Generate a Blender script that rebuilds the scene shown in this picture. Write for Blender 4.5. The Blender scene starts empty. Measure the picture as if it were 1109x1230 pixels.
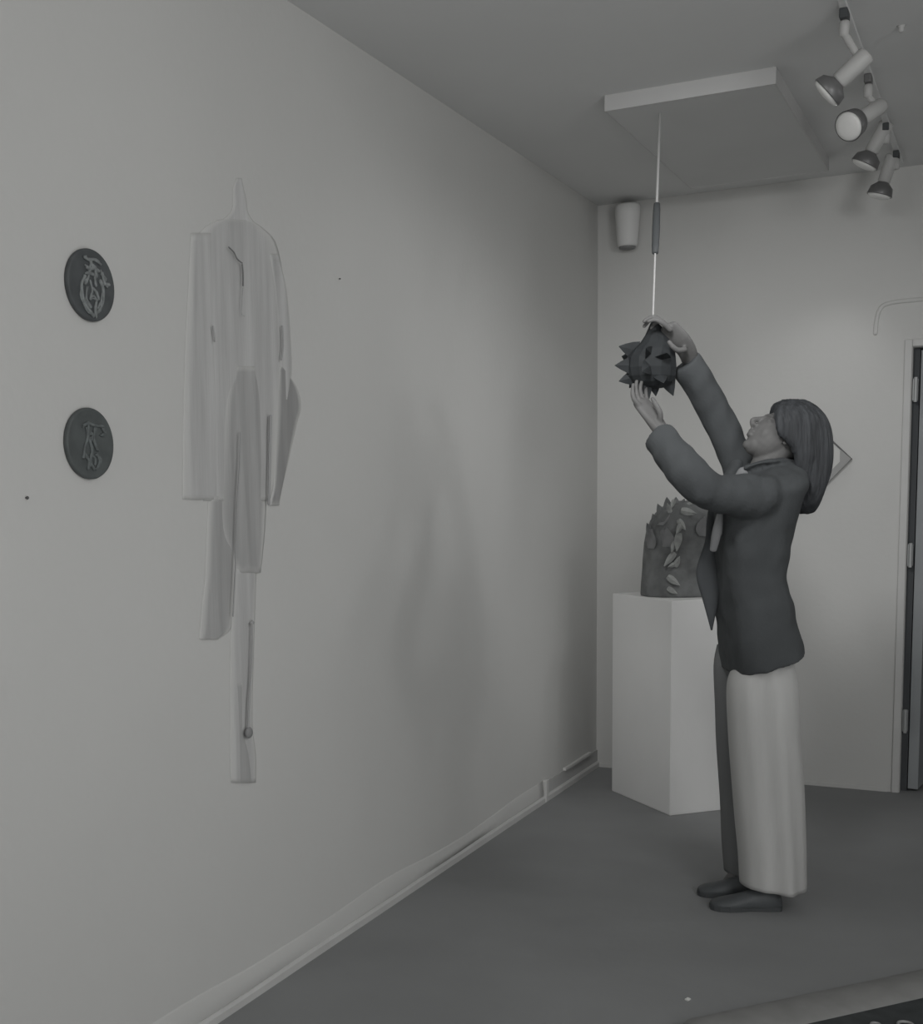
import bpy, bmesh, math, random
from mathutils import Vector, Matrix, noise
random.seed(7)
C = bpy.context.scene
COL = C.collection
PI = math.pi

# ------------------------------------------------------------------ camera
CX, CH = 1.8968, 1.42
YAW, PITCH, ROLL = [math.radians(a) for a in (27.5554, -6.512, -1.0362)]
FPX, DX, DY = 1491.0, -110.53, 150.80
D, H = 6.1614, 2.8247                      # back wall distance, ceiling height
Fv = Vector((-math.sin(YAW)*math.cos(PITCH), math.cos(YAW)*math.cos(PITCH), math.sin(PITCH)))
R0 = Vector((math.cos(YAW), math.sin(YAW), 0)); U0 = R0.cross(Fv)
Rv = math.cos(ROLL)*R0 + math.sin(ROLL)*U0
Uv = -math.sin(ROLL)*R0 + math.cos(ROLL)*U0
CP = Vector((CX, 0, CH))
cd = bpy.data.cameras.new('camera'); cam = bpy.data.objects.new('camera', cd); COL.objects.link(cam)
cd.sensor_fit = 'VERTICAL'; cd.sensor_height = 24; cd.sensor_width = 24*1109/1230
cd.lens = FPX*24/1230
cd.shift_x = -DX/1230; cd.shift_y = DY/1230
cd.clip_start = 0.05
M = Matrix((Rv, Uv, -Fv)).transposed().to_4x4(); M.translation = CP
cam.matrix_world = M
C.camera = cam

def ray(px, py): return Fv + Rv*((px-554.5-DX)/FPX) - Uv*((py-615-DY)/FPX)
def on(px, py, n, c):                      # pixel -> point on the plane n.P = c
    d = ray(px, py); n = Vector(n); return CP + d*((c - n.dot(CP))/n.dot(d))
def onx(px, py, x=0.0): return on(px, py, (1,0,0), x)
def ony(px, py, y=D): return on(px, py, (0,1,0), y)
def onz(px, py, z=0.0): return on(px, py, (0,0,1), z)

# ------------------------------------------------------------------ helpers
def empty(name, loc, rz=0):
    o = bpy.data.objects.new(name, None); o.empty_display_size = .1
    o.location = loc; o.rotation_euler.z = rz; COL.objects.link(o); return o
def tag(o, label=None, cat=None, group=None, kind=None):
    if label: o['label'] = label
    if cat: o['category'] = cat
    if group: o['group'] = group
    if kind: o['kind'] = kind
    return o
def origin_of(o):
    v = Vector((0,0,0))
    while o is not None: v = v + o.location; o = o.parent
    return v
def link(name, me, mat, parent=None, smooth=False, at=None):
    """mesh given in world coordinates; origin moved to `at` (or the parent's origin)"""
    o = bpy.data.objects.new(name, me)
    base = origin_of(parent) if parent else Vector((0,0,0))
    org = Vector(at) if at is not None else base
    me.transform(Matrix.Translation(-org))
    o.location = org - base
    if parent: o.parent = parent
    me.materials.clear(); me.materials.append(mat)
    if smooth:
        for p in me.polygons: p.use_smooth = True
    COL.objects.link(o); return o
def bm_link(name, bm, mat, parent=None, smooth=False, at=None):
    bmesh.ops.recalc_face_normals(bm, faces=bm.faces)
    me = bpy.data.meshes.new(name); bm.to_mesh(me); bm.free()
    return link(name, me, mat, parent, smooth, at)
def box(bm, lo, hi, bev=0):
    lo, hi = Vector(lo), Vector(hi)
    r = bmesh.ops.create_cube(bm, size=1)
    for v in r['verts']:
        v.co = Vector([(lo[i]+hi[i])/2 + v.co[i]*(hi[i]-lo[i]) for i in range(3)])
    if bev:
        es = list({e for v in r['verts'] for e in v.link_edges})
        bmesh.ops.bevel(bm, geom=es, offset=bev, segments=3, affect='EDGES', profile=.5)
def bx(name, lo, hi, mat, parent=None, bev=0, at=None):
    bm = bmesh.new(); box(bm, lo, hi, bev); return bm_link(name, bm, mat, parent, bev > 0 and False, at)
def rings(bm, rs, cap=True):
    vs = [[bm.verts.new(p) for p in r] for r in rs]
    n = len(vs[0])
    for a, b in zip(vs, vs[1:]):
        for i in range(n): bm.faces.new((a[i], a[(i+1) % n], b[(i+1) % n], b[i]))
    if cap:
        bm.faces.new(list(reversed(vs[0]))); bm.faces.new(vs[-1])
def crm(pts, k):                           # Catmull-Rom through tuples / vectors
    if k <= 1: return [Vector(p) for p in pts]
    P = [Vector(p) for p in pts]; out = []
    for i in range(len(P)-1):
        p0 = P[max(i-1, 0)]; p1 = P[i]; p2 = P[i+1]; p3 = P[min(i+2, len(P)-1)]
        for j in range(k):
            t = j/k
            out.append(.5*((2*p1)+(p2-p0)*t+(2*p0-5*p1+4*p2-p3)*t*t+(3*p1-p0-3*p2+p3)*t*t*t))
    out.append(P[-1]); return out
def tube(bm, pts, rad, side=None, n=16, k=4, ends=True, pw=1.0):
    """pts: points; rad: list of r or (a,b); a is along `side`"""
    rad = [(r, r) if not isinstance(r, (tuple, list)) else r for r in rad]
    P = crm(pts, k); Q = crm([Vector((a, b, 0)) for a, b in rad], k)
    rs = []; S = Vector(side) if side is not None else None
    for i, p in enumerate(P):
        T = (P[min(i+1, len(P)-1)] - P[max(i-1, 0)]).normalized()
        if S is None: S = T.orthogonal()
        s = (S - T*S.dot(T))
        if s.length < 1e-6: s = T.orthogonal()
        s.normalize(); b = T.cross(s)
        if side is None: S = s
        ring = []
        for j in range(n):
            t = 2*PI*j/n; c, q = math.cos(t), math.sin(t)
            ring.append(p + s*(Q[i].x*math.copysign(abs(c)**pw, c)) + b*(Q[i].y*math.copysign(abs(q)**pw, q)))
        rs.append((ring, T, p, min(Q[i].x, Q[i].y)))
    R = [r[0] for r in rs]
    if ends:                               # rounded ends
        for sgn, idx in ((-1, 0), (1, -1)):
            ring, T, p, m = rs[idx]; ex = []
            for a in (.35, .7, .93):
                ex.append([p + (q-p)*math.sqrt(1-a*a) + T*(sgn*a*m) for q in ring])
            R = (list(reversed(ex)) + R) if sgn < 0 else (R + ex)
    rings(bm, R)
def ell(bm, c, rx, ry, rz, ax=None, seg=24):
    r = bmesh.ops.create_uvsphere(bm, u_segments=seg, v_segments=seg//2, radius=1)
    ax = ax or (Vector((1,0,0)), Vector((0,1,0)), Vector((0,0,1)))
    for v in r['verts']:
        q = v.co.copy(); v.co = Vector(c) + ax[0]*(q.x*rx) + ax[1]*(q.y*ry) + ax[2]*(q.z*rz)
def remesh(bm, vox, smooth=3, fac=.5):
    bmesh.ops.recalc_face_normals(bm, faces=bm.faces)
    me = bpy.data.meshes.new('tmp'); bm.to_mesh(me); bm.free()
    o = bpy.data.objects.new('tmp', me); COL.objects.link(o)
    m = o.modifiers.new('r', 'REMESH'); m.mode = 'VOXEL'; m.voxel_size = vox; m.use_smooth_shade = True
    if smooth:
        s = o.modifiers.new('s', 'SMOOTH'); s.factor = fac; s.iterations = smooth
    dg = bpy.context.evaluated_depsgraph_get(); dg.update()
    nm = bpy.data.meshes.new_from_object(o.evaluated_get(dg))
    bpy.data.objects.remove(o); return nm
def disp(me, fn):
    ns = [v.normal.copy() for v in me.vertices]
    for v, n in zip(me.vertices, ns): v.co = v.co + n*fn(v.co, n)
    me.update()
def lathe(bm, c, axis, prof, n=28):        # prof: (distance along axis, radius)
    axis = Vector(axis).normalized(); s = axis.orthogonal().normalized(); b = axis.cross(s)
    rings(bm, [[Vector(c)+axis*d+(s*math.cos(2*PI*j/n)+b*math.sin(2*PI*j/n))*max(r, 1e-4) for j in range(n)] for d, r in prof])
def prism(bm, pts, off):                   # extrude a polygon (world points) by vector off
    off = Vector(off)
    a = [bm.verts.new(p) for p in pts]; b = [bm.verts.new(Vector(p)+off) for p in pts]
    n = len(a); bm.faces.new(a); bm.faces.new(list(reversed(b)))
    for i in range(n): bm.faces.new((a[i], b[i], b[(i+1) % n], a[(i+1) % n]))

# ------------------------------------------------------------------ materials
def mat(name, col, rough=.8, var=.0, scale=4.0, bump=0.0, bscale=60.0, metal=0.0, stretch=None, detail=3.0, spec=.3):
    m = bpy.data.materials.new(name); m.use_nodes = True; nt = m.node_tree; N = nt.nodes; L = nt.links
    b = N['Principled BSDF']; b.inputs['Roughness'].default_value = rough; b.inputs['Metallic'].default_value = metal
    b.inputs['Specular IOR Level'].default_value = spec
    col = (col,)*3 if not isinstance(col, (tuple, list)) else col
    b.inputs['Base Color'].default_value = (*col, 1)
    tc = N.new('ShaderNodeTexCoord'); mp = N.new('ShaderNodeMapping'); L.new(tc.outputs['Object'], mp.inputs[0])
    if stretch: mp.inputs['Scale'].default_value = stretch
    if var:
        n = N.new('ShaderNodeTexNoise'); n.inputs['Scale'].default_value = scale; n.inputs['Detail'].default_value = detail
        L.new(mp.outputs[0], n.inputs['Vector'])
        r = N.new('ShaderNodeMapRange'); r.inputs[1].default_value = .3; r.inputs[2].default_value = .7
        r.inputs[3].default_value = 1-var; r.inputs[4].default_value = 1+var; L.new(n.outputs['Fac'], r.inputs[0])
        x = N.new('ShaderNodeVectorMath'); x.operation = 'SCALE'; x.inputs[0].default_value = col
        L.new(r.outputs[0], x.inputs['Scale']); L.new(x.outputs[0], b.inputs['Base Color'])
    if bump:
        n = N.new('ShaderNodeTexNoise'); n.inputs['Scale'].default_value = bscale; n.inputs['Detail'].default_value = 3
        L.new(mp.outputs[0], n.inputs['Vector'])
        bp = N.new('ShaderNodeBump'); bp.inputs['Strength'].default_value = bump; bp.inputs['Distance'].default_value = .01
        L.new(n.outputs['Fac'], bp.inputs['Height']); L.new(bp.outputs[0], b.inputs['Normal'])
    return m
WALL = mat('painted_wall', (.60,.60,.585), .85, .02, 1.3, .10, 35)
CEIL = mat('painted_ceiling', (.68,.685,.68), .9, .02, 1.5, .06, 50)
PANEL = mat('hatch_board', (.60,.605,.60), .8, .02, 3)
PANELT = mat('hatch_trim', (.55,.55,.545), .7, .02, 8)
FLOOR = mat('concrete_floor', (.265,.27,.272), .75, .10, 1.3, .12, 18, spec=.25)
TRIMW = mat('painted_trim', (.58,.58,.57), .6, .04, 6)
PED = mat('plinth_paint', (.80,.80,.79), .7, .02, 3, .05, 40)
WHITE = mat('white_enamel', (.50,.50,.49), .45)
CORD = mat('white_cord', (.42,.42,.415), .7)
BLACK = mat('black_plastic', (.07,.075,.078), .6)
JACK = mat('dark_jacket_cloth', (.065,.070,.073), .9, .10, 7, .15, 160)
JACKD = mat('dark_jacket_lining', (.064,.069,.073), .8, .10, 9)
SHIRT = mat('grey_shirt_cloth', (.24,.245,.25), .9, .06, 12)
PANTS = mat('pale_trouser_cloth', (.50,.50,.49), .9, .05, 9, .1, 120, stretch=(2,2,.25))
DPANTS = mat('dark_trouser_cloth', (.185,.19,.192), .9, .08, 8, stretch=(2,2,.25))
SKIN = mat('skin', (.135,.134,.132), .6, .05, 18)
HAIR = mat('dark_hair', (.044,.047,.051), .65, .30, 60, .5, 120, stretch=(1,1,.12))
SHOE = mat('dark_leather', (.085,.092,.096), .5, .12, 14)
SPIKE = mat('blackened_metal', (.026,.029,.031), .7, .15, 20, .1, 60)
CERAM = mat('dark_glazed_clay', (.16,.166,.166), .5, .28, 14, .3, 40)
CERAML = mat('clay_panel_grey', (.21,.213,.216), .6, .2, 16, .3, 40)
FRILL = mat('pale_clay_frill', (.36,.37,.36), .6, .2, 30)
DISC = mat('dark_slate_disc', (.085,.092,.095), .6, .15, 25, .1, 80)
DISCL = mat('dull_slate_disc', (.095,.105,.105), .6, .15, 25, .1, 80)
MOTIF = mat('pale_relief_lines', (.22,.235,.235), .6, .3, 60)
MOTIF2 = mat('dull_relief_lines', (.135,.15,.15), .6, .3, 60)
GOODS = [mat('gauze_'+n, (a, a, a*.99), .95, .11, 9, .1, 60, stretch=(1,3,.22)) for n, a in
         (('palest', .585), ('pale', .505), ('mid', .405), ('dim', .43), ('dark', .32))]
for m_ in GOODS:                            # edges painted to wall colour, hiding the sheets' dark shaded outlines
    nt = m_.node_tree; b_ = nt.nodes['Principled BSDF']; a_ = nt.nodes.new('ShaderNodeAttribute'); a_.attribute_name = 'edge_blend'
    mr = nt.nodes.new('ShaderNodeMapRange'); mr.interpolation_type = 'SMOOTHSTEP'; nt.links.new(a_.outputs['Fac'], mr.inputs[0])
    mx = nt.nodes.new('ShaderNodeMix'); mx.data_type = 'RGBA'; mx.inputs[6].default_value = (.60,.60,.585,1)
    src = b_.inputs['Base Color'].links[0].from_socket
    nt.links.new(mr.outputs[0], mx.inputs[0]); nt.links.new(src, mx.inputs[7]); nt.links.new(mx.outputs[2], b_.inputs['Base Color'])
PENC = mat('dark_stitching', (.20,.20,.20), .9)
DOORM = mat('door_paint', (.32,.335,.345), .6, .06, 5)
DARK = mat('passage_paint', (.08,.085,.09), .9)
HINGE = mat('hinge_steel', (.40,.41,.41), .45, metal=.3)
REFL = mat('lamp_reflector', (.17,.17,.17), .4, metal=.3)
LENS = mat('lamp_lens', (.80,.80,.78), .3)
STONE = mat('stand_dark_top', (.045,.05,.052), .6, .2, 20)
RIM = mat('stand_pale_rim', (.24,.24,.235), .7, .1, 12)
CHIP = mat('paint_chip', (.80,.80,.78), .6)
NAILM = mat('nail_steel', (.10,.10,.10), .5)

def struct(o): return tag(o, kind='structure')

# ------------------------------------------------------------------ room shell
RW, YB = 4.6, -1.6
DX0, DX1, DZ = 1.455, 2.33, 2.038          # doorway in the back wall
struct(bx('floor', (-.15, YB-.15, -.12), (RW+.15, D+2.6, 0), FLOOR))
struct(bx('ceiling', (-.15, YB-.15, H), (RW+.15, D+2.6, H+.12), CEIL))
struct(bx('wall_left', (-.15, YB-.15, 0), (0, D+.14, H), WALL))
struct(bx('wall_right', (RW, YB-.15, 0), (RW+.15, D+.14, H), WALL))
struct(bx('wall_front', (0, YB-.15, 0), (RW, YB, H), WALL))
bm = bmesh.new()
box(bm, (0, D, 0), (DX0, D+.14, H)); box(bm, (DX1, D, 0), (RW, D+.14, H)); box(bm, (DX0, D, DZ), (DX1, D+.14, H))
struct(bm_link('wall_back', bm, WALL))
# passage behind the doorway
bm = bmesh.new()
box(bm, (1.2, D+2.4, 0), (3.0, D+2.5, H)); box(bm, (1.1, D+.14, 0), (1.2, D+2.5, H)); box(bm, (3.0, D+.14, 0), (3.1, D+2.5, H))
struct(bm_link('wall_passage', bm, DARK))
# door: frame, leaf swung open into the passage, three hinges
door = empty('door_1', (DX0, D, 0)); struct(door)
bm = bmesh.new()
box(bm, (DX0-.034, D-.012, 0), (DX0-.002, D+.002, DZ+.034), .004)
box(bm, (DX1+.002, D-.012, 0), (DX1+.034, D+.002, DZ+.034), .004)
box(bm, (DX0-.002, D-.012, DZ+.002), (DX1+.002, D+.002, DZ+.034), .004)
bm_link('door_frame', bm, TRIMW, door)
ang = math.radians(84)
bm = bmesh.new(); box(bm, (.012, 0, .012), (.84, .045, DZ-.01), .003)
leaf_m = bpy.data.meshes.new('door_leaf'); 
for v in bm.verts: v.co = Matrix.Rotation(ang, 3, 'Z') @ v.co
for v in bm.verts: v.co += Vector((DX0+.075, D+.03, 0))
bm_link('door_leaf', bm, DOORM, door)
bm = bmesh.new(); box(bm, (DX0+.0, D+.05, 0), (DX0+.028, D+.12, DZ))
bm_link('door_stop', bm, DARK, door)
for py in (468, 667, 867):
    z = ony(1098, py, D).z
    bm = bmesh.new(); box(bm, (DX0+.002, D+.004, z-.05), (DX0+.026, D+.028, z+.05), .003)
    bmesh.ops.create_cone(bm, segments=12, radius1=.008, radius2=.008, depth=.11, cap_ends=True, matrix=Matrix.Translation((DX0+.016, D+.0, z)))
    bm_link('hinge', bm, HINGE, door)
# round-cornered moulding over the doorway
z = 2.24; x0 = 1.300
bm = bmesh.new()
pts = [(x0-.004, D, z-.13), (x0, D, z-.07), (x0+.015, D, z-.02), (x0+.05, D, z-.002), (x0+.14, D, z+.004), (x0+.5, D, z+.004),
       (2.35, D, z+.004), (2.45, D, z-.002), (2.485, D, z-.02), (2.50, D, z-.07), (2.504, D, z-.13)]
tube(bm, pts, [(.008, .010)]*len(pts), side=(0,1,0), n=10, k=4)
struct(bm_link('trim_1', bm, WALL, smooth=True))

# left baseboard with the rough plaster swell above it and the boxed end near the corner
ykink = onx(652, 950).y
bm = bmesh.new()
secs = []
for i in range(60):
    y = YB + (D-YB)*i/59
    r = .004*noise.noise(Vector((0, y*2.3, 0)))
    secs.append([Vector((0, y, 0)), Vector((.016, y, 0)), Vector((.016, y, .022+r)), Vector((.010, y, .030+r)), Vector((0, y, .032+r))])
rings(bm, secs)
struct(bm_link('baseboard_left', bm, TRIMW))
bm = bmesh.new()
secs = []
for i in range(80):
    y = -1.0 + (ykink+1.0)*i/79
    s = .75 + .5*noise.noise(Vector((3.1, y*1.3, 0)))
    s = max(.25, s)
    hh = .10 + .035*noise.noise(Vector((7.7, y*1.7, 0)))
    secs.append([Vector((-.005, y, .02)), Vector((.007, y, .03)), Vector((.004+.006*s, y, hh*.35)),
                 Vector((.006*s+.003, y, hh*.65)), Vector((.003*s, y, hh*.9)), Vector((-.005, y, hh*1.15))])
rings(bm, secs)
struct(bm_link('trim_2', bm, WALL, smooth=True))
tr = empty('trim_3', (0, ykink, 0)); struct(tr)
bm = bmesh.new()
box(bm, (0, ykink-.005, 0), (.020, ykink+.030, .105), .004)            # upright end block
bm_link('end_block', bm, WALL, tr)
bm = bmesh.new(); box(bm, (0, ykink+.28, .088), (.018, D-.14, .106), .005); bm_link('top_rail', bm, WALL, tr)
bm = bmesh.new(); box(bm, (0, ykink+.030, 0), (.006, D, .09)); bm_link('back_board', bm, mat('dull_board', (.48,.48,.475), .8), tr)
# baseboard of the back wall: a low painted kerb
struct(bx('baseboard_back', (0, D-.006, 0), (DX0-.05, D, .018), WALL))

# ceiling hatch: a flat board hung just under the ceiling with a pale trim
hx0, hx1, hy0, hy1 = .535, 1.125, 4.50, 5.82
hz = H-.055
ht = empty('trim_4', ((hx0+hx1)/2, (hy0+hy1)/2, H)); struct(ht)
bx('hatch_panel', (hx0+.006, hy0+.006, hz+.001), (hx1-.006, hy1-.006, H), PANEL, ht)
for lo_, hi_ in (((hx0, hy0, hz), (hx1, hy0+.006, H)), ((hx0, hy0+.006, hz), (hx0+.006, hy1, H)), ((hx1-.006, hy0+.006, hz), (hx1, hy1, H)), ((hx0+.006, hy1-.006, hz), (hx1-.006, hy1, H))):
    bx('hatch_trim', lo_, hi_, PANELT, ht)

# ------------------------------------------------------------------ small fixtures
# white canister on the back wall, in the corner
c = ony(754, 272, D-.075)
sp = empty('wall_speaker', (c.x, D, c.z))
tag(sp, 'small white canister speaker high in the corner of the back wall', 'speaker')
s = 5.95/FPX
bm = bmesh.new(); lathe(bm, c-Vector((0,0,24*s)), (0,0,1), [(0,.040),(.004,.046),(.02,.050),(.16,.060),(.188,.061),(.196,.055)], 32)
bm_link('canister', bm, mat('speaker_white', (.72,.72,.71), .5), sp, True)
bm = bmesh.new(); lathe(bm, c-Vector((0,0,24*s+.012)), (0,0,1), [(0,.030),(.003,.038),(.013,.040)], 32)
bm_link('base_ring', bm, mat('dull_grey_ring', (.22,.22,.22), .5), sp, True)
bm = bmesh.new(); box(bm, (c.x-.075, D-.03, H-.06), (c.x+.02, D, H-.03), .004); box(bm, (c.x-.015, D-.08, H-.055), (c.x+.015, D, H-.035), .003)
bm_link('bracket', bm, TRIMW, sp)
# little hook on the ceiling and marks
p = onz(1083, 31, H)
bm = bmesh.new(); lathe(bm, p-Vector((0,0,.02)), (0,0,1), [(0,.004),(.004,.008),(.015,.009),(.02,.014)], 14)
tag(bm_link('ceiling_hook', bm, WHITE, None, True, p), 'tiny white hook on the ceiling right of the track lights', 'hook')
def nail(px, py, label, r=.004):
    p = onx(px, py, 0); bm = bmesh.new(); lathe(bm, p-Vector((.006,0,0)), (1,0,0), [(0,r*.45),(.009,r*.45),(.010,r),(.0125,r*.8)], 12)
    tag(bm_link('nail', bm, NAILM, None, True, p), label, 'nail')
nail(31, 598, 'dark nail head in the white wall, lower left of the two discs', .0038)
nail(407, 335, 'small nail in the white wall to the right of the pale garment', .0025)
p = onz(826, 1201, 0); bm = bmesh.new()
prism(bm, [p+Vector((-.007,-.004,.0002)), p+Vector((.003,-.010,.0002)), p+Vector((.008,.006,.0002)), p+Vector((-.002,.012,.0002))], (0,0,.003))
tag(bm_link('paper_scrap', bm, CHIP, None, False, p), 'tiny white scrap of paper lying on the dark floor', 'scrap')

# ------------------------------------------------------------------ track and its four spotlights
TX = 1.392
tk = empty('light_track', (TX, 4.9, H))
tag(tk, 'pale ceiling track carrying the four spotlights', 'lighting track')
bx('rail', (TX-.011, 3.2, H-.012), (TX+.011, 6.05, H), CEIL, tk, .002)
def spot_lamp(y, joint, front, r, dirv, label, stem_top=None, blen=.6):
    top = Vector((TX, y, H-.012))
    j = ony(*joint, y); f_ = ony(*front, y) + Vector(dirv)
    ax = (f_-j); Ln = ax.length; ax.normalize()
    root = empty('track_spotlight', top); tag(root, label, 'spotlight', 'spotlights on the ceiling track')
    bm = bmesh.new(); box(bm, (TX-.012, y-.03, H-.040), (TX+.012, y+.03, H-.012), .004)
    bm_link('adapter', bm, BLACK if y < 4.4 or y > 5.2 else REFL, root)
    bm = bmesh.new(); lathe(bm, Vector((TX, y, H-.085)), (0,0,1), [(0,.008),(.003,.014),(.040,.015),(.045,.010)], 18); bm_link('collar', bm, WHITE, root, True)
    bm = bmesh.new(); tube(bm, [Vector((TX, y, H-.075)), j], [.011, .011], n=12, k=1); bm_link('stem', bm, WHITE, root, True)
    bm = bmesh.new(); b = Ln*blen
    br = r*.52
    lathe(bm, j-ax*.028, ax, [(0,br*.55),(.004,br*.9),(.012,br),(b*.5,br),(b+.02,br*.96),(b+.026,br*.8)], 26)
    bm_link('lamp_body', bm, WHITE, root, True)
    bm = bmesh.new()
    lathe(bm, j+ax*(b-.006), ax, [(0,br*.7),(.006,br*.95),((Ln-b)*.45,r*.88),(Ln-b,r),(Ln-b+.003,r*.97),((Ln-b)*.9,r*.93)], 30)
    bm_link('reflector', bm, REFL, root, True)
    bm = bmesh.new(); lathe(bm, j+ax*(Ln-.012), ax, [(0,r*.9),(.008,r*.93),(.016,r*.8),(.020,r*.5),(.022,.002)], 30)
    bm_link('lens', bm, LENS, root, True)
    return j, f_, ax
lamps = [
 spot_lamp(4.06, (1034,73), (992,113), .052, (0,-.00,0), 'white track spotlight with dark reflector, nearest of the four', blen=.66),
 spot_lamp(4.72, (1054,130), (1024,164), .052, (0,-.13,0), 'white track spotlight whose pale round lens faces us', blen=.6),
 spot_lamp(5.37, (1062,155), (1038,199), .054, (0,.00,0), 'white track spotlight third along, tucked behind the pale round lens', blen=.66),
 spot_lamp(5.82, (1070,194), (1056,236), .052, (0,.0,0), 'white track spotlight farthest along, in front of the back wall', blen=.62),
]

# ------------------------------------------------------------------ plinth and the clay piece on it
N = onz(805, 980); Lc = onz(735, 950)
e1 = (Lc-N); wL = e1.length; e1.normalize(); e2 = Vector((-e1.y, e1.x, 0))
if e2.x < 0: e2 = -e2
wR = .40
topz = on(812, 722, (Fv.x, Fv.y, 0), Vector((Fv.x, Fv.y, 0)).dot(N)).z
bm = bmesh.new()
prism(bm, [N, N+e1*wL, N+e1*wL+e2*wR, N+e2*wR], (0,0,topz))
bmesh.ops.recalc_face_normals(bm, faces=bm.faces)
bmesh.ops.bevel(bm, geom=list(bm.edges), offset=.003, segments=2, affect='EDGES')
pc = N+e1*wL/2+e2*wR/2
pl_root = empty('display_plinth', (pc.x, pc.y, 0))
tag(pl_root, 'tall white square display plinth standing behind the woman near the corner', 'plinth')
bm_link('plinth_box', bm, PED, pl_root)
nrm = -e2                                  # chipped spots low on the left face
for k in range(14):
    px = 772+random.gauss(0, 7); py = 920+random.gauss(0, 7) - abs(px-772)*.2
    d = ray(px, py); t = (e2.dot(N)-e2.dot(CP))/e2.dot(d); p = CP+d*t
    r = random.uniform(.002, .005)
    q = [p+nrm*.0004+(e1*math.cos(a)*r*random.uniform(.5,1.3)+Vector((0,0,1))*math.sin(a)*r*random.uniform(.5,1.3)) for a in [2*PI*i/6 for i in range(6)]]
    bm = bmesh.new(); prism(bm, q, nrm*.0008); bm_link('paint_chip', bm, CHIP, pl_root)

def frame_at(O):
    eu = Vector((Rv.x, Rv.y, 0)).normalized(); ev = Vector((-eu.y, eu.x, 0)); return eu, ev
EU, EV = frame_at(None)
def pl(px, py, v, O):                       # pixel -> vertical plane facing us, v metres behind O
    return on(px, py, EV, EV.dot(O)+v)

SO = Vector((pc.x, pc.y, topz)) + EU*.02
# centre of the clay piece: between px 771 and 866 at the plinth's top
bl = pl(771, 716, 0, SO); br_ = pl(866, 719, 0, SO)
so = Vector(((bl.x+br_.x)/2, (bl.y+br_.y)/2, topz+.001)); hw = (br_-bl).length/2
cs = empty('clay_sculpture', so)
tag(cs, 'dark bell-shaped clay sculpture with a pale frilled ridge, on the white plinth', 'sculpture')
hS = pl(812, 600, 0, SO).z - topz
bm = bmesh.new(); rs = []
prof = [(0, 1.0), (.02, 1.01), (.15, .99), (.35, .96), (.55, .93), (.68, .88), (.78, .80), (.86, .68), (.92, .52), (.96, .34), (.985, .12)]
def clay_r(t):
    for a, b in zip(prof, prof[1:]):
        if a[0] <= t <= b[0]: return a[1]+(b[1]-a[1])*(t-a[0])/(b[0]-a[0])
    return .1
for t, r in prof:
    ring = []
    for j in range(48):
        a = 2*PI*j/48
        k = 1+.03*noise.noise(Vector((math.cos(a)*2, math.sin(a)*2, t*4)))
        ring.append(so+EU*(math.cos(a)*hw*r*k)+EV*(math.sin(a)*hw*.8*r*k)+Vector((0,0,t*hS)))
    rs.append(ring)
rings(bm, rs); o_ = bm_link('clay_body', bm, CERAM, cs, True)
def clay_pt(t, a, out=1.0):
    r = clay_r(t)*out
    return so+EU*(math.cos(a)*hw*r)+EV*(math.sin(a)*hw*.8*r)+Vector((0,0,t*hS))
def leafshape(bm, base, tip, width, nrm_, thick=.006, bend=.3):
    ax = tip-base; L_ = ax.length; ax.normalize(); s_ = ax.cross(nrm_).normalized()
    up, dn = [], []
    for i in range(7):
        t = i/6; w = width*(math.sin(PI*min(1, .18+.82*t)))**.8*(1-.25*t) if i < 6 else .0008
        c_ = base+ax*(L_*t)+nrm_*(bend*L_*t*t)
        up.append([c_-s_*w+nrm_*thick*.2, c_+nrm_*thick, c_+s_*w+nrm_*thick*.2, c_-nrm_*thick*.6])
    rings(bm, up)
# overlapping darker plates round the body
for t0, a0, w in ((.50,-2.75,.05),(.52,-2.25,.055),(.62,-1.1,.06),(.64,-.6,.06),(.74,-2.5,.04),(.30,-.9,.06)):
    b_ = clay_pt(t0, a0, .98); t_ = clay_pt(min(.97, t0+.2), a0+.05, 1.03)
    n_ = (clay_pt(t0, a0, 1.2)-clay_pt(t0, a0, 1.0)).normalized()
    bm = bmesh.new(); leafshape(bm, b_, t_, w, n_, .008, .08)
    bm_link('clay_plate', bm, CERAML, cs)
# jagged dark tips along the shoulder
for px, py, bx_, by_ in ((777,628,785,648),(784,617,790,634),(790,605,797,624),(801,597,803,616),(812,597,812,612),(822,599,818,614),(834,606,828,620),(845,616,838,630),(780,640,788,655)):
    b_ = pl(bx_, by_, -.03, so); t_ = pl(px, py, -.03, so)
    bm = bmesh.new(); leafshape(bm, b_, t_, .022, (-EV), .008, .0)
    bm_link('clay_tip', bm, CERAM if px != 812 else CERAML, cs)
# pale curling frill down the front
fr = [((835,603),(824,608),.010),((836,617),(818,613),.015),((823,637),(815,624),.012),((812,642),(819,628),.011),((812,662),(816,640),.015),((806,664),(811,650),.010),
      ((797,680),(811,664),.013),((816,668),(811,681),.012),((802,681),(812,677),.009),((816,703),(802,692),.013),((813,713),(802,706),.010),((801,604),(806,617),.010),((806,611),(810,600),.009)]
for (tx_, ty_), (bx_, by_), w in fr:
    zt = (ty_+by_)/2; tt = max(0, min(.97, (717-zt)/117))
    vx = (((tx_+bx_)/2-818)/47.5)/max(clay_r(tt), .2)
    vv = -hw*.8*clay_r(tt)*math.sqrt(max(0, 1-min(1, vx*vx))) - .006
    b_ = pl(bx_, by_, vv, so); t_ = pl(tx_, ty_, vv-.012, so)
    bm = bmesh.new(); leafshape(bm, b_, t_, w*1.3, (-EV), .009, .15)
    bm_link('clay_frill', bm, FRILL, cs)

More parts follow.
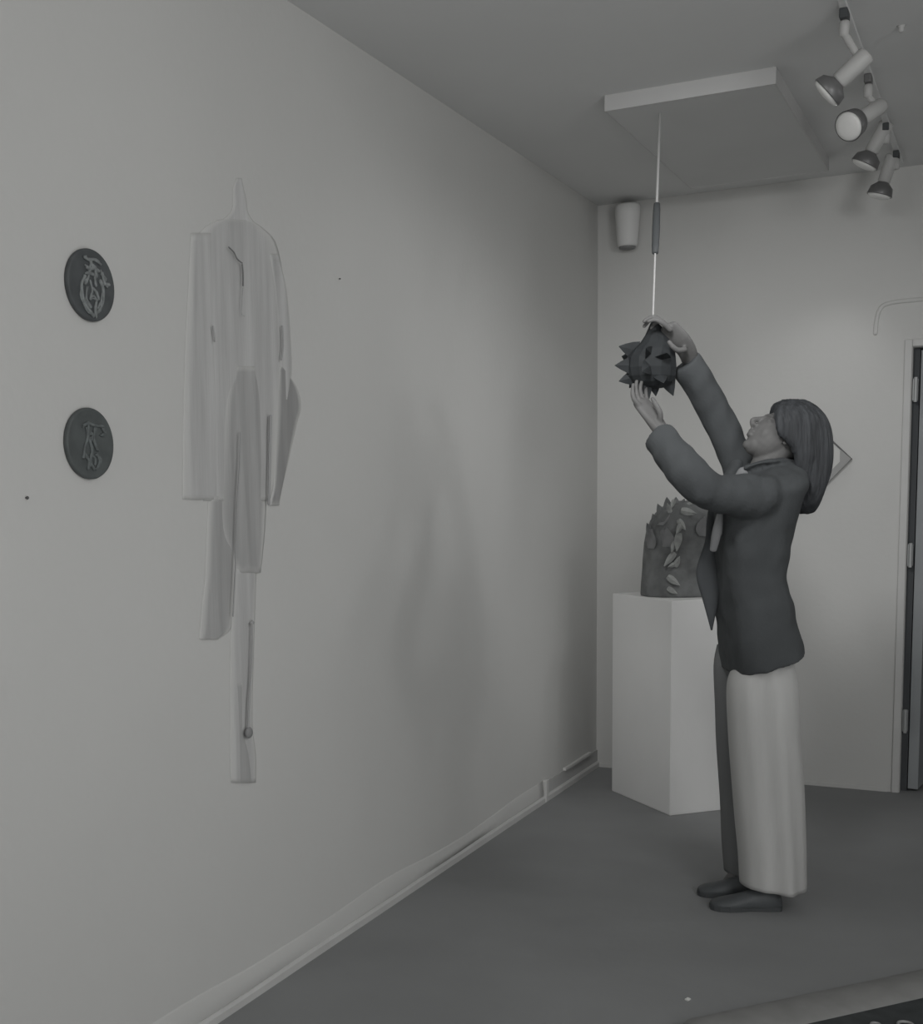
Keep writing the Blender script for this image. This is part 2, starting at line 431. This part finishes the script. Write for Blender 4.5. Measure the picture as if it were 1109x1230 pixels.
# ------------------------------------------------------------------ round discs on the left wall
def disc(px, py, body, motif, strokes, label, w):
    c = onx(px, py, 0); r = w
    root = empty('wall_disc', c); tag(root, label, 'wall disc')
    bm = bmesh.new(); lathe(bm, c, (1,0,0), [(0,r*.97),(.004,r),(.010,r),(.013,r*.985),(.0135,r*.93),(.0125,r*.9),(.013,.5*r),(.0135,.004)], 56)
    bm_link('disc_plate', bm, body, root, True)
    bm = bmesh.new()
    for st in strokes:
        pts = [c+Vector((.0145+.001*random.random(), u*r, v*r)) for u, v in st]
        tube(bm, pts, [.0026+.0022*random.random() for _ in pts], n=6, k=3)
        q_ = [p_+Vector((0, random.uniform(-.007,.007), random.uniform(-.006,.006))) for p_ in pts]
        tube(bm, q_, [.0012+.002*random.random() for _ in pts], n=6, k=3)
    bm_link('relief_motif', bm, motif, root, True)
    return root
sym = []
base = [[(-.30,.72),(-.1,.66),(.12,.7),(.38,.62)],[(-.05,.66),(0,.5),(-.12,.36),(-.2,.15),(-.32,.0)],[(.05,.55),(.16,.4),(.1,.2),(.15,.0)],
 [(-.3,.2),(-.46,.0),(-.48,-.25),(-.38,-.55),(-.2,-.72),(-.02,-.85)],[(.34,.15),(.45,-.1),(.42,-.4),(.3,-.6),(.1,-.78)],
 [(.4,.34),(.6,.25),(.48,.12),(.7,.1)],[(.45,.4),(.52,.1)],[(-.1,.1),(-.02,-.15),(-.12,-.35),(.02,-.3),(.14,-.4)],[(.02,-.1),(.15,-.2),(.22,-.35)],
 [(-.25,-.1),(-.3,-.4),(-.14,-.62)],[(.12,-.45),(.05,-.7),(.1,-.85)],[(.3,-.45),(.18,-.62)],[(-.2,.45),(-.05,.42),(.1,.48),(.28,.42)],[(-.22,.3),(0,.28),(.2,.26)]]
d1 = disc(105, 343, DISC, MOTIF, base, 'dark round disc with a pale figure in relief, upper of the two', .0805)
base2 = [[(-.3,.5),(-.1,.56),(.1,.5),(.45,.5)],[(-.12,.5),(-.15,.2),(-.3,-.1),(-.36,-.4)],[(.15,.45),(.1,.1),(.2,-.15)],[(.5,.42),(.6,.3),(.45,.25)],
 [(-.1,.1),(0,-.2),(-.1,-.5),(.05,-.7)],[(.2,-.3),(.3,-.5),(.15,-.7)],[(-.3,-.3),(-.15,-.5),(-.2,-.68)],[(-.05,.3),(.06,.25),(0,.1)],[(0,-.35),(.12,-.42),(.1,-.6)]]
d2 = disc(104, 533, DISCL, MOTIF2, base2, 'dark round disc with a dim blurred relief, lower of the two', .081)

# ------------------------------------------------------------------ pale garment hung on the left wall
gc = onx(290, 560, 0)
gr = empty('garment_relief', gc)
tag(gr, 'life-size pale gauze garment hung flat on the white wall beside the two discs', 'wall hanging')
def sheet(name, rows, mtl, off, fold=.004, freq=60, thick=.0007, nx=22, label=None, ph=0, soft=.22):
    """rows: (py, left px, right px) top to bottom; hung `off` metres from the wall"""
    bm = bmesh.new(); R_ = []
    rows = crm([Vector(r) for r in rows], 4)
    for r in rows:
        a = onx(r.y, r.x, 0); b = onx(r.z, r.x, 0); line = []
        for i in range(nx+1):
            t = i/nx; p = a.lerp(b, t)
            g = .0012+off*.25 + fold*.35*(1+math.sin(p.y*freq+ph+1.5*noise.noise(Vector((p.y*6, p.z*1.2, ph))))) + fold*.3*noise.noise(Vector((p.y*18, p.z*2.0, ph+5)))
            e_ = min(1, min(t, 1-t)*5); g = .0003 + g*e_*e_*(3-2*e_)
            line.append((p, max(.0003, g)))
        R_.append(line)
    F_ = [[bm.verts.new(p+Vector((g+thick,0,0))) for p, g in l] for l in R_]
    B_ = [[bm.verts.new(p+Vector((g,0,0))) for p, g in l] for l in R_]
    m_, n_ = len(F_), nx+1
    for i in range(m_-1):
        for j in range(n_-1):
            bm.faces.new((F_[i][j], F_[i][j+1], F_[i+1][j+1], F_[i+1][j]))
            bm.faces.new((B_[i][j], B_[i+1][j], B_[i+1][j+1], B_[i][j+1]))
    for i in range(m_-1):
        for j in (0, n_-1): bm.faces.new((F_[i][j], F_[i+1][j], B_[i+1][j], B_[i][j]))
    for j in range(n_-1):
        for i in (0, m_-1): bm.faces.new((F_[i][j], F_[i][j+1], B_[i][j+1], B_[i][j]))
    o = bm_link(name, bm, mtl, gr, True)
    at_ = o.data.attributes.new('edge_blend', 'FLOAT', 'POINT')
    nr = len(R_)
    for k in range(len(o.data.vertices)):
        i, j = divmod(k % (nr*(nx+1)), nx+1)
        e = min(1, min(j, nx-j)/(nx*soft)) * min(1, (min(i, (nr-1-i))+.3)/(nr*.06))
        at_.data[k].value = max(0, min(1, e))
    if label: o['label'] = label
    return o
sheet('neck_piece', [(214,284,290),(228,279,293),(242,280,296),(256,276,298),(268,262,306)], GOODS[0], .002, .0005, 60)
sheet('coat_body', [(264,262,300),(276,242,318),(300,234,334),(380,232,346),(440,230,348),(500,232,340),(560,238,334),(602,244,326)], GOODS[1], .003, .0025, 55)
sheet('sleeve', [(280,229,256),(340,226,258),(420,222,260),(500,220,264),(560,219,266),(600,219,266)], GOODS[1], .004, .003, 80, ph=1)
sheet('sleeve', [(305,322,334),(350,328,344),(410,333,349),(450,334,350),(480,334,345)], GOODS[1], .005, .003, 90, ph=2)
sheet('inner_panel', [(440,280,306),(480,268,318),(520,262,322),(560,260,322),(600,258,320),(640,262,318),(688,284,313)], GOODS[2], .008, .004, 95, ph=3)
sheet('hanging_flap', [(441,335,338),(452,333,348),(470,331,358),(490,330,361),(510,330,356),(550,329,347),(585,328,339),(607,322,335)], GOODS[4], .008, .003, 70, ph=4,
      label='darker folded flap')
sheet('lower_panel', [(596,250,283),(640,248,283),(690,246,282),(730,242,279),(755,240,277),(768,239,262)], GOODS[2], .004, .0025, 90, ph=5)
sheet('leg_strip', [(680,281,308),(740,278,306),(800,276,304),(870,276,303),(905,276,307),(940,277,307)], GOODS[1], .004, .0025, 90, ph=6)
sheet('leg_strip_low_piece', [(820,279,291),(850,278,291),(880,278,292),(905,278,300),(940,279,306)], GOODS[2], .008, .002, 90, ph=7).name = 'ankle_piece'  # darker gauze piece low on the leg strip
def seam(name, pts, r, off=.016, m_=PENC):
    bm = bmesh.new(); tube(bm, [onx(x, y, off) for x, y in pts], [r]*len(pts), n=6, k=3); return bm_link(name, bm, m_, gr, True)
DS = mat('dim_stitching', (.38,.38,.38), .9)
seam('collar_seam', [(275,297),(281,303),(285,311),(291,316)], .0018)
seam('collar_seam', [(291,318),(292,330),(292,343)], .0022)
seam('front_seam', [(292,345),(290,375),(294,380)], .001, m_=DS)
seam('front_seam', [(289,520),(288,560),(285,610),(283,680),(280,740)], .0022, .021, m_=DS)
seam('front_seam', [(325,500),(324,550),(323,605)], .0042, .019, m_=DS)
seam('cuff_seam', [(256,392),(258,410)], .0022, m_=DS)
seam('cuff_seam', [(339,392),(340,415),(338,432)], .0026, m_=DS)
seam('cord', [(303,746),(302,800),(299,845),(298,878)], .0028, .018, m_=DS)
bm = bmesh.new(); p = onx(299, 880, .018); ell(bm, p, .009, .016, .016); bm_link('cord_toggle', bm, mat('toggle_grey', (.26,.26,.26), .7), gr, True)
bm = bmesh.new(); p = onx(303, 748, .016); ell(bm, p, .004, .009, .005); bm_link('cord_toggle', bm, DS, gr, True)

# ------------------------------------------------------------------ diamond panel behind the woman's head
rc = ony(1024, 551, D); hdg = .245
dc = Vector((rc.x-hdg, D, rc.z))
dr = empty('diamond_panel', dc)
tag(dr, 'white diamond-shaped panel with a thin dark edge, on the back wall behind the head', 'wall panel')
def dia(r, y): return [Vector((dc.x-r, y, dc.z)), Vector((dc.x, y, dc.z-r*1.06)), Vector((dc.x+r, y, dc.z)), Vector((dc.x, y, dc.z+r*1.0))]
bm = bmesh.new(); prism(bm, dia(hdg-.004, D-.028), (0,.028,0)); bm_link('panel_board', bm, WALL, dr)
q = dia(hdg, D-.030); EDG = mat('panel_edge', (.13,.13,.13), .7); EDL = mat('panel_shade_gusset', (.36,.36,.355), .8)
for i in range(4):
    a, b = q[i], q[(i+1) % 4]; up = i in (2, 3)
    wdt = .006 if up else .028  # wide lower strips: soft shadow painted as a grey band
    ins = Vector((dc.x, 0, dc.z)); mid = (a+b)/2; inn = Vector((dc.x-mid.x, 0, dc.z-mid.z)).normalized()*wdt
    bm = bmesh.new(); prism(bm, [a, b, b+inn, a+inn], (0,.030,0)); bm_link('edge_and_shade_strip', bm, EDG if up else EDL, dr)
bm = bmesh.new(); prism(bm, [q[2]+Vector((-.002,-.001,0)), q[2]+Vector((-.050,-.001,.044)), q[2]+Vector((-.050,-.001,-.046))], (0,.01,0))
bm_link('corner_shade_gusset', bm, EDL, dr)

# ------------------------------------------------------------------ the woman
nf = onz(896, 1091); ff = onz(880, 1072)
O = Vector(((nf.x+ff.x)/2, (nf.y+ff.y)/2, 0))
VN = (nf-O).dot(EV); VF = (ff-O).dot(EV)
P = lambda px, py, v=0: pl(px, py, v, O)
pe = empty('person', O)
tag(pe, 'woman in a dark jacket and pale wide trousers, head tilted back, both arms raised', 'person')
UP = Vector((0,0,1))

# --- body (one continuous surface)
bm = bmesh.new()
hc = P(938, 526, 0)
tl = math.radians(44)
ha = (-EU*math.sin(PI/2-tl) + UP*math.cos(PI/2-tl)).normalized()     # face direction
hb = (EU*math.sin(tl)+UP*math.cos(tl)).normalized()                  # chin-to-crown direction
ax3 = (ha, EV, hb)
def hp(a, s, b): return hc+ha*a+EV*s+hb*b
ell(bm, hp(-.012, 0, .030), .092, .074, .080, ax3)          # cranium
ell(bm, hp(.022, 0, -.022), .069, .063, .086, ax3)          # face
ell(bm, hp(.045, 0, -.070), .035, .042, .040, ax3)          # jaw
ell(bm, hp(.066, 0, -.090), .015, .022, .017, ax3)          # chin
tube(bm, [hp(.080,0,.018), hp(.096,0,-.004), hp(.110,0,-.022), hp(.098,0,-.036)], [.007,.008,.009,.007], n=12, k=3)   # nose
ell(bm, hp(.094, .010, -.030), .009, .007, .006, ax3); ell(bm, hp(.094, -.010, -.030), .009, .007, .006, ax3)
ell(bm, hp(.086, 0, -.052), .010, .022, .006, ax3); ell(bm, hp(.083, 0, -.064), .010, .019, .007, ax3)    # lips
ell(bm, hp(.076, 0, .022), .014, .046, .009, ax3)           # brow
for s_ in (-1, 1):
    ell(bm, hp(.066, s_*.032, .004), .016, .015, .010, ax3) # eyes
    ell(bm, hp(.046, s_*.036, -.030), .028, .022, .034, ax3)# cheeks
    tube(bm, [hp(-.012, s_*.066, .018), hp(-.016, s_*.076, .004), hp(-.006, s_*.070, -.022)], [(.008,.012),(.008,.016),(.006,.008)], side=EV, n=10)
tube(bm, [hp(-.02,0,-.01), P(928,548), P(917,568), P(915,590)], [(.052,.052),(.052,.050),(.054,.052),(.075,.060)], side=EV, n=20)
# trunk core
tube(bm, [P(914,585), P(912,640), P(905,700), P(910,770), P(914,800)], [(.13,.07),(.14,.085),(.115,.08),(.13,.09),(.13,.09)], side=EV, n=22)
# legs to ankles
tube(bm, [P(914,795,VN), P(920,900,VN), P(926,1000,VN), P(926,1072,VN)], [.078,.060,.050,.034], n=16)
tube(bm, [P(902,790,VF), P(898,900,VF), P(892,980,VF), P(888,1050,VF), P(885,1062,VF)], [.074,.055,.044,.034,.036], n=16)
tube(bm, [P(926,1068,VN), P(915,1086,VN), P(880,1090,VN)], [.032,.030,.022], n=12)
tube(bm, [P(886,1052,VF), P(872,1067,VF), P(856,1070,VF)], [.032,.028,.020], n=12)
# arms
SN, EN, WN = P(915,600,-.15), P(846,590,-.24), P(797,521,-.02)
SF, EF, WF = P(895,585,.15), P(868,518,.17), P(829,433,.13)
tube(bm, [SN, P(858,588,-.20), P(838,580,-.205), P(815,554,-.13), WN], [.042,.034,.033,.030,.025], n=14, k=4)
tube(bm, [SF, P(876,530,.17), P(858,494,.16), P(840,458,.14), WF], [.042,.036,.033,.030,.025], n=14, k=4)
# hands
def finger(pts, r): tube(bm, pts, [r, r*.95, r*.86, r*.72][:len(pts)], n=10, k=3)
# near hand: palm up under the piece, fingers reaching up its left flank
ph = P(781,497, .02); pk = P(771,484, .04)
nside = (EU*.62 + UP*.36 + EV*.70).normalized()
tube(bm, [WN, P(791,512,.0), ph, pk], [(.026,.021),(.032,.022),(.040,.019),(.040,.016)], side=nside, n=18, k=4)
tips = [((762,480),(760,471),(761,462), -.012), ((766,478),(764,467),(765,458), .012), ((771,477),(769,467),(771,459), .036), ((777,479),(776,471),(777,464), .058)]
for i, (a, b, c_, dv) in enumerate(tips):
    finger([P(769+i*3.6, 488+i*.6, .022+dv*.7), P(*a, .022+dv), P(*b, .026+dv), P(*c_, .034+dv)], (.0092,.0096,.0094,.0082)[i])
finger([P(793,507,-.012), P(793,496,-.026), P(788,486,-.022), P(784,479,-.012)], .0104)
# far hand: laid over the top of the piece, fingers curling towards the cord
fh = P(815,408, .075); fk = P(803,394, .065)
fside = (EV*.80 - UP*.45 + EU*-.40).normalized()
tube(bm, [WF, P(825,421,.10), fh, fk], [(.028,.022),(.034,.021),(.042,.018),(.040,.015)], side=fside, n=18, k=4)
ft = [((796,388),(787,384),(779,386),.018), ((795,386),(784,381),(774,386),.040), ((795,386),(785,381),(774,392),.064), ((799,389),(790,387),(782,394),.088)]
for i, (a, b, c_, v_) in enumerate(ft):
    finger([P(805,396,v_+.012), P(*a, v_), P(*b, v_), P(*c_, v_)], (.0092,.0098,.0094,.0082)[i])
finger([P(822,420,.055), P(815,421,.035), P(809,417,.024), P(804,411,.022)], .0108)
# join trunk/shoulders
tube(bm, [SN, P(912,590,0), SF], [.055,.075,.055], n=14, k=4)
tube(bm, [P(914,795,VN), P(910,780,0), P(902,790,VF)], [.075,.08,.07], n=14)
me = remesh(bm, .0040, 3, .5)
link('body', me, SKIN, pe, True)

# --- hair
def loftv(bm, rows, n=32, pw=.9, v0=0, k=4):
    """rows: (Lx,Ly,Rx,Ry,half depth,v) closed horizontal-ish rings"""
    A = crm([P(r[0], r[1], (r[5] if len(r) > 5 else v0)) for r in rows], k); B = crm([P(r[2], r[3], (r[5] if len(r) > 5 else v0)) for r in rows], k)
    Hd = crm([Vector((r[4],0,0)) for r in rows], k); R_ = []
    for a, b, h in zip(A, B, Hd):
        c_ = (a+b)/2; x = (b-a)/2; ring = []
        for j in range(n):
            t = 2*PI*j/n; c1, s1 = math.cos(t), math.sin(t)
            ring.append(c_+x*math.copysign(abs(c1)**pw, c1)+EV*(h.x*math.copysign(abs(s1)**pw, s1)))
        R_.append(ring)
    rings(bm, R_)
bm = bmesh.new()
loftv(bm, [(944,480,966,481,.030),(932,485,977,488,.062),(929,495,986,498,.088),(931,508,992,510,.100),(939,521,995,524,.104),(948,534,996,538,.104),
           (953,550,995,554,.104),(952,570,992,572,.100),(950,588,987,588,.092),(951,602,982,603,.078),(954,612,977,613,.055),(958,617,972,617,.03)], n=48, pw=.72)
for sd in (-1, 1):
    loftv(bm, [(934,486,972,487,.018,sd*.060),(930,496,980,498,.022,sd*.076),(930,507,984,508,.022,sd*.084),(932,517,984,518,.022,sd*.086),(940,527,984,528,.022,sd*.088),
               (949,537,984,539,.022,sd*.088),(954,546,984,548,.022,sd*.088),(955,560,982,562,.020,sd*.084),(955,580,980,582,.016,sd*.078)], n=20, pw=.8)
me = remesh(bm, .005, 2)
def hairf(co, n_):
    w = co-hc
    a = math.atan2(w.dot(EV), w.dot(EU))
    return 0.006*noise.noise(Vector((a*6, w.z*2.5, 0)))+.003*noise.noise(Vector((a*22, w.z*5, 3)))
disp(me, hairf)
link('hair', me, HAIR, pe, True)

# --- jacket
def jrow(): return [
 (874,806,957,781,.198),(873,795,955,771,.195),(870,772,949,748,.182),(867,740,942,716,.168),(865,704,937,687,.158),(862,668,941,655,.168),
 (861,640,947,628,.185),(862,612,953,601,.200),(868,592,960,583,.205),(882,577,962,570,.165),(896,566,958,560,.11),(906,561,952,556,.07)]
bm = bmesh.new(); loftv(bm, jrow(), n=48, pw=.68)
# near sleeve
tube(bm, [P(925,602,-.12), P(895,597,-.17), P(864,592,-.205), P(840,583,-.215), P(815,556,-.13), P(797,532,-.045), P(791,526,-.025)],
     [.078,.070,.060,.062,.058,.058,.056], n=24, k=5, ends=False)
# far sleeve
tube(bm, [P(915,592,.10), P(893,566,.15), P(876,528,.17), P(858,492,.16), P(838,455,.14), P(824,436,.13)],
     [.075,.062,.058,.055,.053,.051], n=24, k=5, ends=False)
# shoulders and collar
tube(bm, [P(920,594,-.17), P(925,588,0), P(910,586,.17)], [.06,.065,.055], n=18, k=4)
tube(bm, [P(898,562,-.05), P(915,556,-.075), P(935,553,-.07), P(950,556,0), P(935,553,.07), P(910,558,.07), P(897,563,.045)], [(.012,.022)]*7, side=UP, n=12, k=4)
tube(bm, [P(884,561,.06), P(878,575,.02), P(868,590,-.01)], [(.03,.02),(.035,.025),(.03,.02)], side=EV, n=12, k=4)
me = remesh(bm, .0052, 2)
def jf(co, n_):
    w = co-O
    d = .008*noise.noise(Vector((w.dot(EU)*9, w.dot(EV)*9, w.z*7)))+.006*noise.noise(Vector((w.dot(EU)*24, w.dot(EV)*20, w.z*16)))
    return d
disp(me, jf)
jk = link('jacket', me, JACK, pe, True)
# open front hanging free on the far side
bm = bmesh.new()
loftv(bm, [(853,600,872,600,.010,.03),(849,625,866,625,.012,.03),(847,650,862,652,.012,.03),(838,678,868,680,.014,.03),(837,695,868,697,.014,.03),(844,720,864,722,.012,.03),(850,742,859,742,.008,.03),(854,757,856,757,.003,.03)], n=20, pw=1)
tag(bm_link('jacket_front', bm, JACKD, jk, True), 'free-hanging pointed front edge')
# shirt seen in the opening and at the throat
bm = bmesh.new()
tube(bm, [P(865,617,-.075), P(861,640,-.08), P(857,660,-.075)], [(.010,.008),(.016,.010),(.012,.008)], side=EU, n=14, k=4)
tube(bm, [P(893,568,-.04), P(889,575,-.06), P(887,583,-.07)], [(.008,.012),(.012,.014),(.007,.01)], side=EU, n=12, k=4)
tube(bm, [P(893,568,-.04), P(880,600,-.02), P(868,622,-.04), P(865,640,-.05)], [.02,.03,.02,.012], n=12, k=3)
bm_link('shirt', bm, SHIRT, pe, True)

# --- trousers
def leg_loft(rows, v0, hd, fold, name, mtl, seed, parent, label=None):
    bm = bmesh.new(); A = crm([P(r[0], r[1], v0) for r in rows], 5); B = crm([P(r[2], r[3], v0) for r in rows], 5); R_ = []
    n = 72; m_ = len(A)
    for i, (a, b) in enumerate(zip(A, B)):
        c_ = (a+b)/2; x = (b-a)/2; t_ = i/(m_-1); ring = []
        for j in range(n):
            t = 2*PI*j/n; c1, s1 = math.cos(t), math.sin(t)
            q = 1+fold*(.3+.7*t_)*(math.sin(5*t+seed+.8*t_)+.6*math.sin(9*t+2*seed-1.1*t_))*(1-abs(c1)**4)
            q += .02*noise.noise(Vector((c1*2, s1*2, t_*5+seed)))
            ring.append(c_+x*(c1*(1+(q-1)*.2))+EV*(s1*hd*q*min(1, .66+.8*t_)))
        R_.append(ring)
    rings(bm, R_)
    o = bm_link(name, bm, mtl, parent, True)
    if label: o['label'] = label
    return o
tw = leg_loft([(886,765,942,755),(885,795,948,784),(877,812,955,806),(874,832,958,830),(876,880,960,880),(880,935,964,935),(884,985,966,985),(888,1025,967,1025),(890,1061,967,1065)],
         VN+.012, .115, .085, 'trousers', PANTS, 1.3, pe)
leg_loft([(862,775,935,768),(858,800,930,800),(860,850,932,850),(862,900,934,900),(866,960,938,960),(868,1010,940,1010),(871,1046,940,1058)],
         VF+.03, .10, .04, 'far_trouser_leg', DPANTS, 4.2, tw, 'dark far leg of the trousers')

# --- shoes
def shoe(toe, heel, name='shoe'):
    d = (toe-heel); L_ = d.length; d.normalize(); s_ = UP.cross(d)
    sh = None
    bm = bmesh.new(); R_ = []
    #      t,   half width, height, roundness
    for t, w, h in ((0,.020,.045),(.03,.028,.062),(.12,.033,.072),(.28,.033,.074),(.42,.034,.066),(.58,.040,.052),(.72,.043,.043),(.86,.040,.036),(.95,.030,.030),(.99,.016,.024)):
        c_ = heel+d*(L_*t); ring = []
        for j in range(20):
            a = 2*PI*j/20; cx_, sz = math.cos(a), math.sin(a)
            zz = .014+(h-.014)*max(0, sz)**.8 if sz > 0 else .014+.004*sz
            ring.append(c_+s_*(w*math.copysign(abs(cx_)**.7, cx_))+UP*zz)
        R_.append(ring)
    rings(bm, R_); sh = bm_link(name, bm, SHOE, pe, True)
    bm = bmesh.new(); R_ = []
    for t, w in ((0,.021),(.03,.030),(.12,.034),(.28,.032),(.45,.032),(.6,.041),(.75,.044),(.88,.040),(.96,.030),(1.0,.014)):
        c_ = heel+d*(L_*t); z1 = .016 if t > .05 else .016
        R_.append([c_-s_*w+UP*.0005, c_+s_*w+UP*.0005, c_+s_*w+UP*z1, c_-s_*w+UP*z1])
    rings(bm, R_); bm_link('sole', bm, BLACK, sh)
    return sh
shoe(onz(853,1091), onz(938,1092)); shoe(onz(838,1074), onz(912,1077))

# ------------------------------------------------------------------ hanging spiky piece and its cord
VO = .105
hcn = P(781, 438, VO)
hs = empty('spiky_sculpture', P(784, 383, VO))
tag(hs, 'dark spiky hanging sculpture held up between the woman\'s two hands', 'sculpture')
s = (hcn-CP).dot(Fv)/FPX
bm = bmesh.new()
R_ = []
for py, xl, xr, hd in ((381.5,784,786,.004),(387,782,789,.010),(394,779,797,.022),(403,775,806,.035),(412,769,810,.048),(420,760,811,.058),(430,753,812,.066),(442,752,813,.068),(452,754,812,.062),(459,759,809,.050),(464,769,803,.032),(466,778,796,.015)):
    a = P(xl, py, VO); b = P(xr, py, VO); c_ = (a+b)/2; x = (b-a)/2
    R_.append([c_+x*math.cos(2*PI*j/14)+EV*(hd*math.sin(2*PI*j/14)) for j in range(14)])
rings(bm, R_); bm_link('core', bm, SPIKE, hs)
def spike(bx_, by_, tx_, ty_, w, vb, vt, th=.010):
    b_ = P(bx_, by_, vb); t_ = P(tx_, ty_, vt); ax = t_-b_; L_ = ax.length; ax.normalize()
    n_ = (-EV-ax*(-EV).dot(ax)).normalized(); s_ = ax.cross(n_)
    bm = bmesh.new(); R_ = []
    for t, k in ((0,1),(.35,.78),(.7,.42),(1,.03)):
        c_ = b_+ax*(L_*t); R_.append([c_-s_*w*k, c_+n_*th*k, c_+s_*w*k, c_-n_*th*k])
    rings(bm, R_); bm_link('spike', bm, SPIKE, hs)
for a in ((766,422,743.5,416,.034,VO,VO),(764,439,738.5,439,.034,VO-.01,VO-.02),(766,452,743.5,458,.032,VO,VO),(772,452,780,479,.036,VO-.01,VO-.02),
          (786,456,788,476,.026,VO,VO+.01),(799,448,809,475.5,.036,VO-.01,VO),(768,452,756,466,.030,VO+.03,VO+.05),(803,418,812,405,.026,VO,VO),(760,430,747,428,.03,VO+.04,VO+.07),
          (780,440,771,446,.030,VO-.05,VO-.13),(795,430,801,424,.030,VO-.05,VO-.12),(780,425,776,418,.026,VO-.05,VO-.11),(792,450,797,460,.028,VO-.04,VO-.10),
          (775,440,768,440,.030,VO+.05,VO+.12),(795,432,800,428,.030,VO+.05,VO+.12),(785,450,786,458,.028,VO+.05,VO+.11)):
    spike(*a)
# cord from the hatch to the top of the piece
topc = onz(793, 136, hz+.001)
ctop = Vector((topc.x, topc.y, hz+.001)); cbot = P(784.5, 382, VO)
cr = empty('hanging_cord', ctop)
tag(cr, 'white cord with a dark grip hanging from the ceiling hatch', 'cord')
def cpt(px, py):                            # the point of the cord seen at a height py
    # follow the straight line from ctop to cbot
    best = None
    for i in range(401):
        q = ctop.lerp(cbot, i/400); d = q-CP; yy = 615+DY-FPX*d.dot(Uv)/d.dot(Fv)
        if best is None or abs(yy-py) < best[0]: best = (abs(yy-py), q)
    return best[1]
g0, g1 = cpt(0, 244), cpt(0, 305)
bm = bmesh.new(); tube(bm, [ctop, g0], [.0048, .0048], n=10, k=1); bm_link('upper_cord', bm, CORD, cr, True)
bm = bmesh.new(); tube(bm, [g1, cbot], [.0034, .0034], n=10, k=1); bm_link('lower_cord', bm, CORD, cr, True)
bm = bmesh.new(); ax = (g1-g0); lathe(bm, g0, ax, [(0,.006),(.004,.011),(.03,.0125),(ax.length*.5,.0135),(ax.length-.03,.0125),(ax.length-.004,.011),(ax.length,.006)], 18)
bm_link('grip', bm, BLACK, cr, True)

# ------------------------------------------------------------------ low dark stand cut off by the lower right corner
a = onz(905, 1236, .0); b = onz(1120, 1172, .0)
st = empty('low_stand', Vector(((a.x+b.x)/2, (a.y+b.y)/2, 0)))
tag(st, 'corner of a low dark stand with a pale rounded rim, at the lower right', 'stand')
dv = (b-a).normalized(); nv = Vector((dv.y, -dv.x, 0))     # towards the camera
if nv.y > 0: nv = -nv
zs = .05
def sp3(px, py, z): return onz(px, py, z)
A = sp3(870, 1243, zs*.5); B = sp3(1150, 1181, zs*.5)
bm = bmesh.new(); dv = (B-A).normalized(); nv = Vector((dv.y, -dv.x, 0)); nv = -nv if nv.y > 0 else nv
A2 = A - dv*.05; B2 = B + dv*.35
tube(bm, [Vector((A2.x, A2.y, .026)), Vector((B2.x, B2.y, .026))], [(.095,.035)]*2, side=nv, n=24, k=1)
bm_link('rim', bm, RIM, st, True)
bm = bmesh.new(); q0 = A2+nv*.07; q1 = B2+nv*.07
prism(bm, [Vector((q0.x,q0.y,.001)), Vector((q1.x,q1.y,.001)), Vector((q1.x,q1.y,.001))+nv*.4, Vector((q0.x,q0.y,.001))+nv*.4], (0,0,.046))
bm_link('dark_top', bm, STONE, st)
for px, py, r in ((1088,1232,.018),(1052,1232,.010)):
    p = onz(px, py, .048); bm = bmesh.new()
    rg = [[p+Vector((math.cos(t)*(r+.004*math.cos(u)), math.sin(t)*(r+.004*math.cos(u)), .003+.004*math.sin(u))) for u in [2*PI*i/8 for i in range(8)]] for t in [2*PI*k/24 for k in range(25)]]
    rings(bm, rg, False); bm_link('eyelet', bm, mat('eyelet_steel', (.3,.3,.3), .4), st, True)

# ------------------------------------------------------------------ light
w = bpy.data.worlds.new('world'); w.use_nodes = True; C.world = w
w.node_tree.nodes['Background'].inputs[0].default_value = (.6,.62,.65,1); w.node_tree.nodes['Background'].inputs[1].default_value = .3
def area(name, loc, tgt, size, power, sy=None, spread=180):
    l = bpy.data.lights.new(name, 'AREA'); l.energy = power; l.size = size; l.spread = math.radians(spread)
    if sy: l.shape = 'RECTANGLE'; l.size_y = sy
    o = bpy.data.objects.new(name, l); o.location = loc; COL.objects.link(o)
    o.rotation_euler = (Vector(tgt)-Vector(loc)).to_track_quat('-Z', 'Y').to_euler(); return o
def spot(name, loc, dirv, power, ang=80, blend=.8, r=.05):
    l = bpy.data.lights.new(name, 'SPOT'); l.energy = power; l.spot_size = math.radians(ang); l.spot_blend = blend; l.shadow_soft_size = r
    o = bpy.data.objects.new(name, l); o.location = loc; COL.objects.link(o)
    o.rotation_euler = Vector(dirv).to_track_quat('-Z', 'Y').to_euler(); return o
area('key_light', (3.9,.3,2.3), (0,2.6,1.2), 1.2, 34)
area('front_fill', (.7,-.9,2.0), (.5,5.4,.8), .9, 4)  # unseen fill added to brighten the plinth
area('ceiling_fill', (3.0,1.8,2.75), (1.5,6.1,1.1), .8, 9)  # unseen area light added as room fill, no fitting there
spot('side_lamp', (3.2,4.3,2.72), (-3.2,0,-1.75), 16, 62, 1, .13)
spot('side_lamp', (3.2,5.2,2.72), (-3.2,-1.0,-1.75), 13, 62, 1, .13)
area('bounce_light', (2.6,1.2,.9), (1.0,3.5,H), 1.6, 17)
spot('back_fill', (1.0,2.6,2.65), (-.32,3.5,-1.55), 112, 60, 1, .2)  # unseen spot added to brighten the back wall and plinth
for j, f_, ax in lamps:
    spot('track_lamp', f_+ax*.03, ax, 4, 90)
C.view_settings.view_transform = 'Standard'; C.view_settings.look = 'None'
C.view_settings.exposure = 0; C.view_settings.gamma = 1; C.view_settings.use_curve_mapping = False
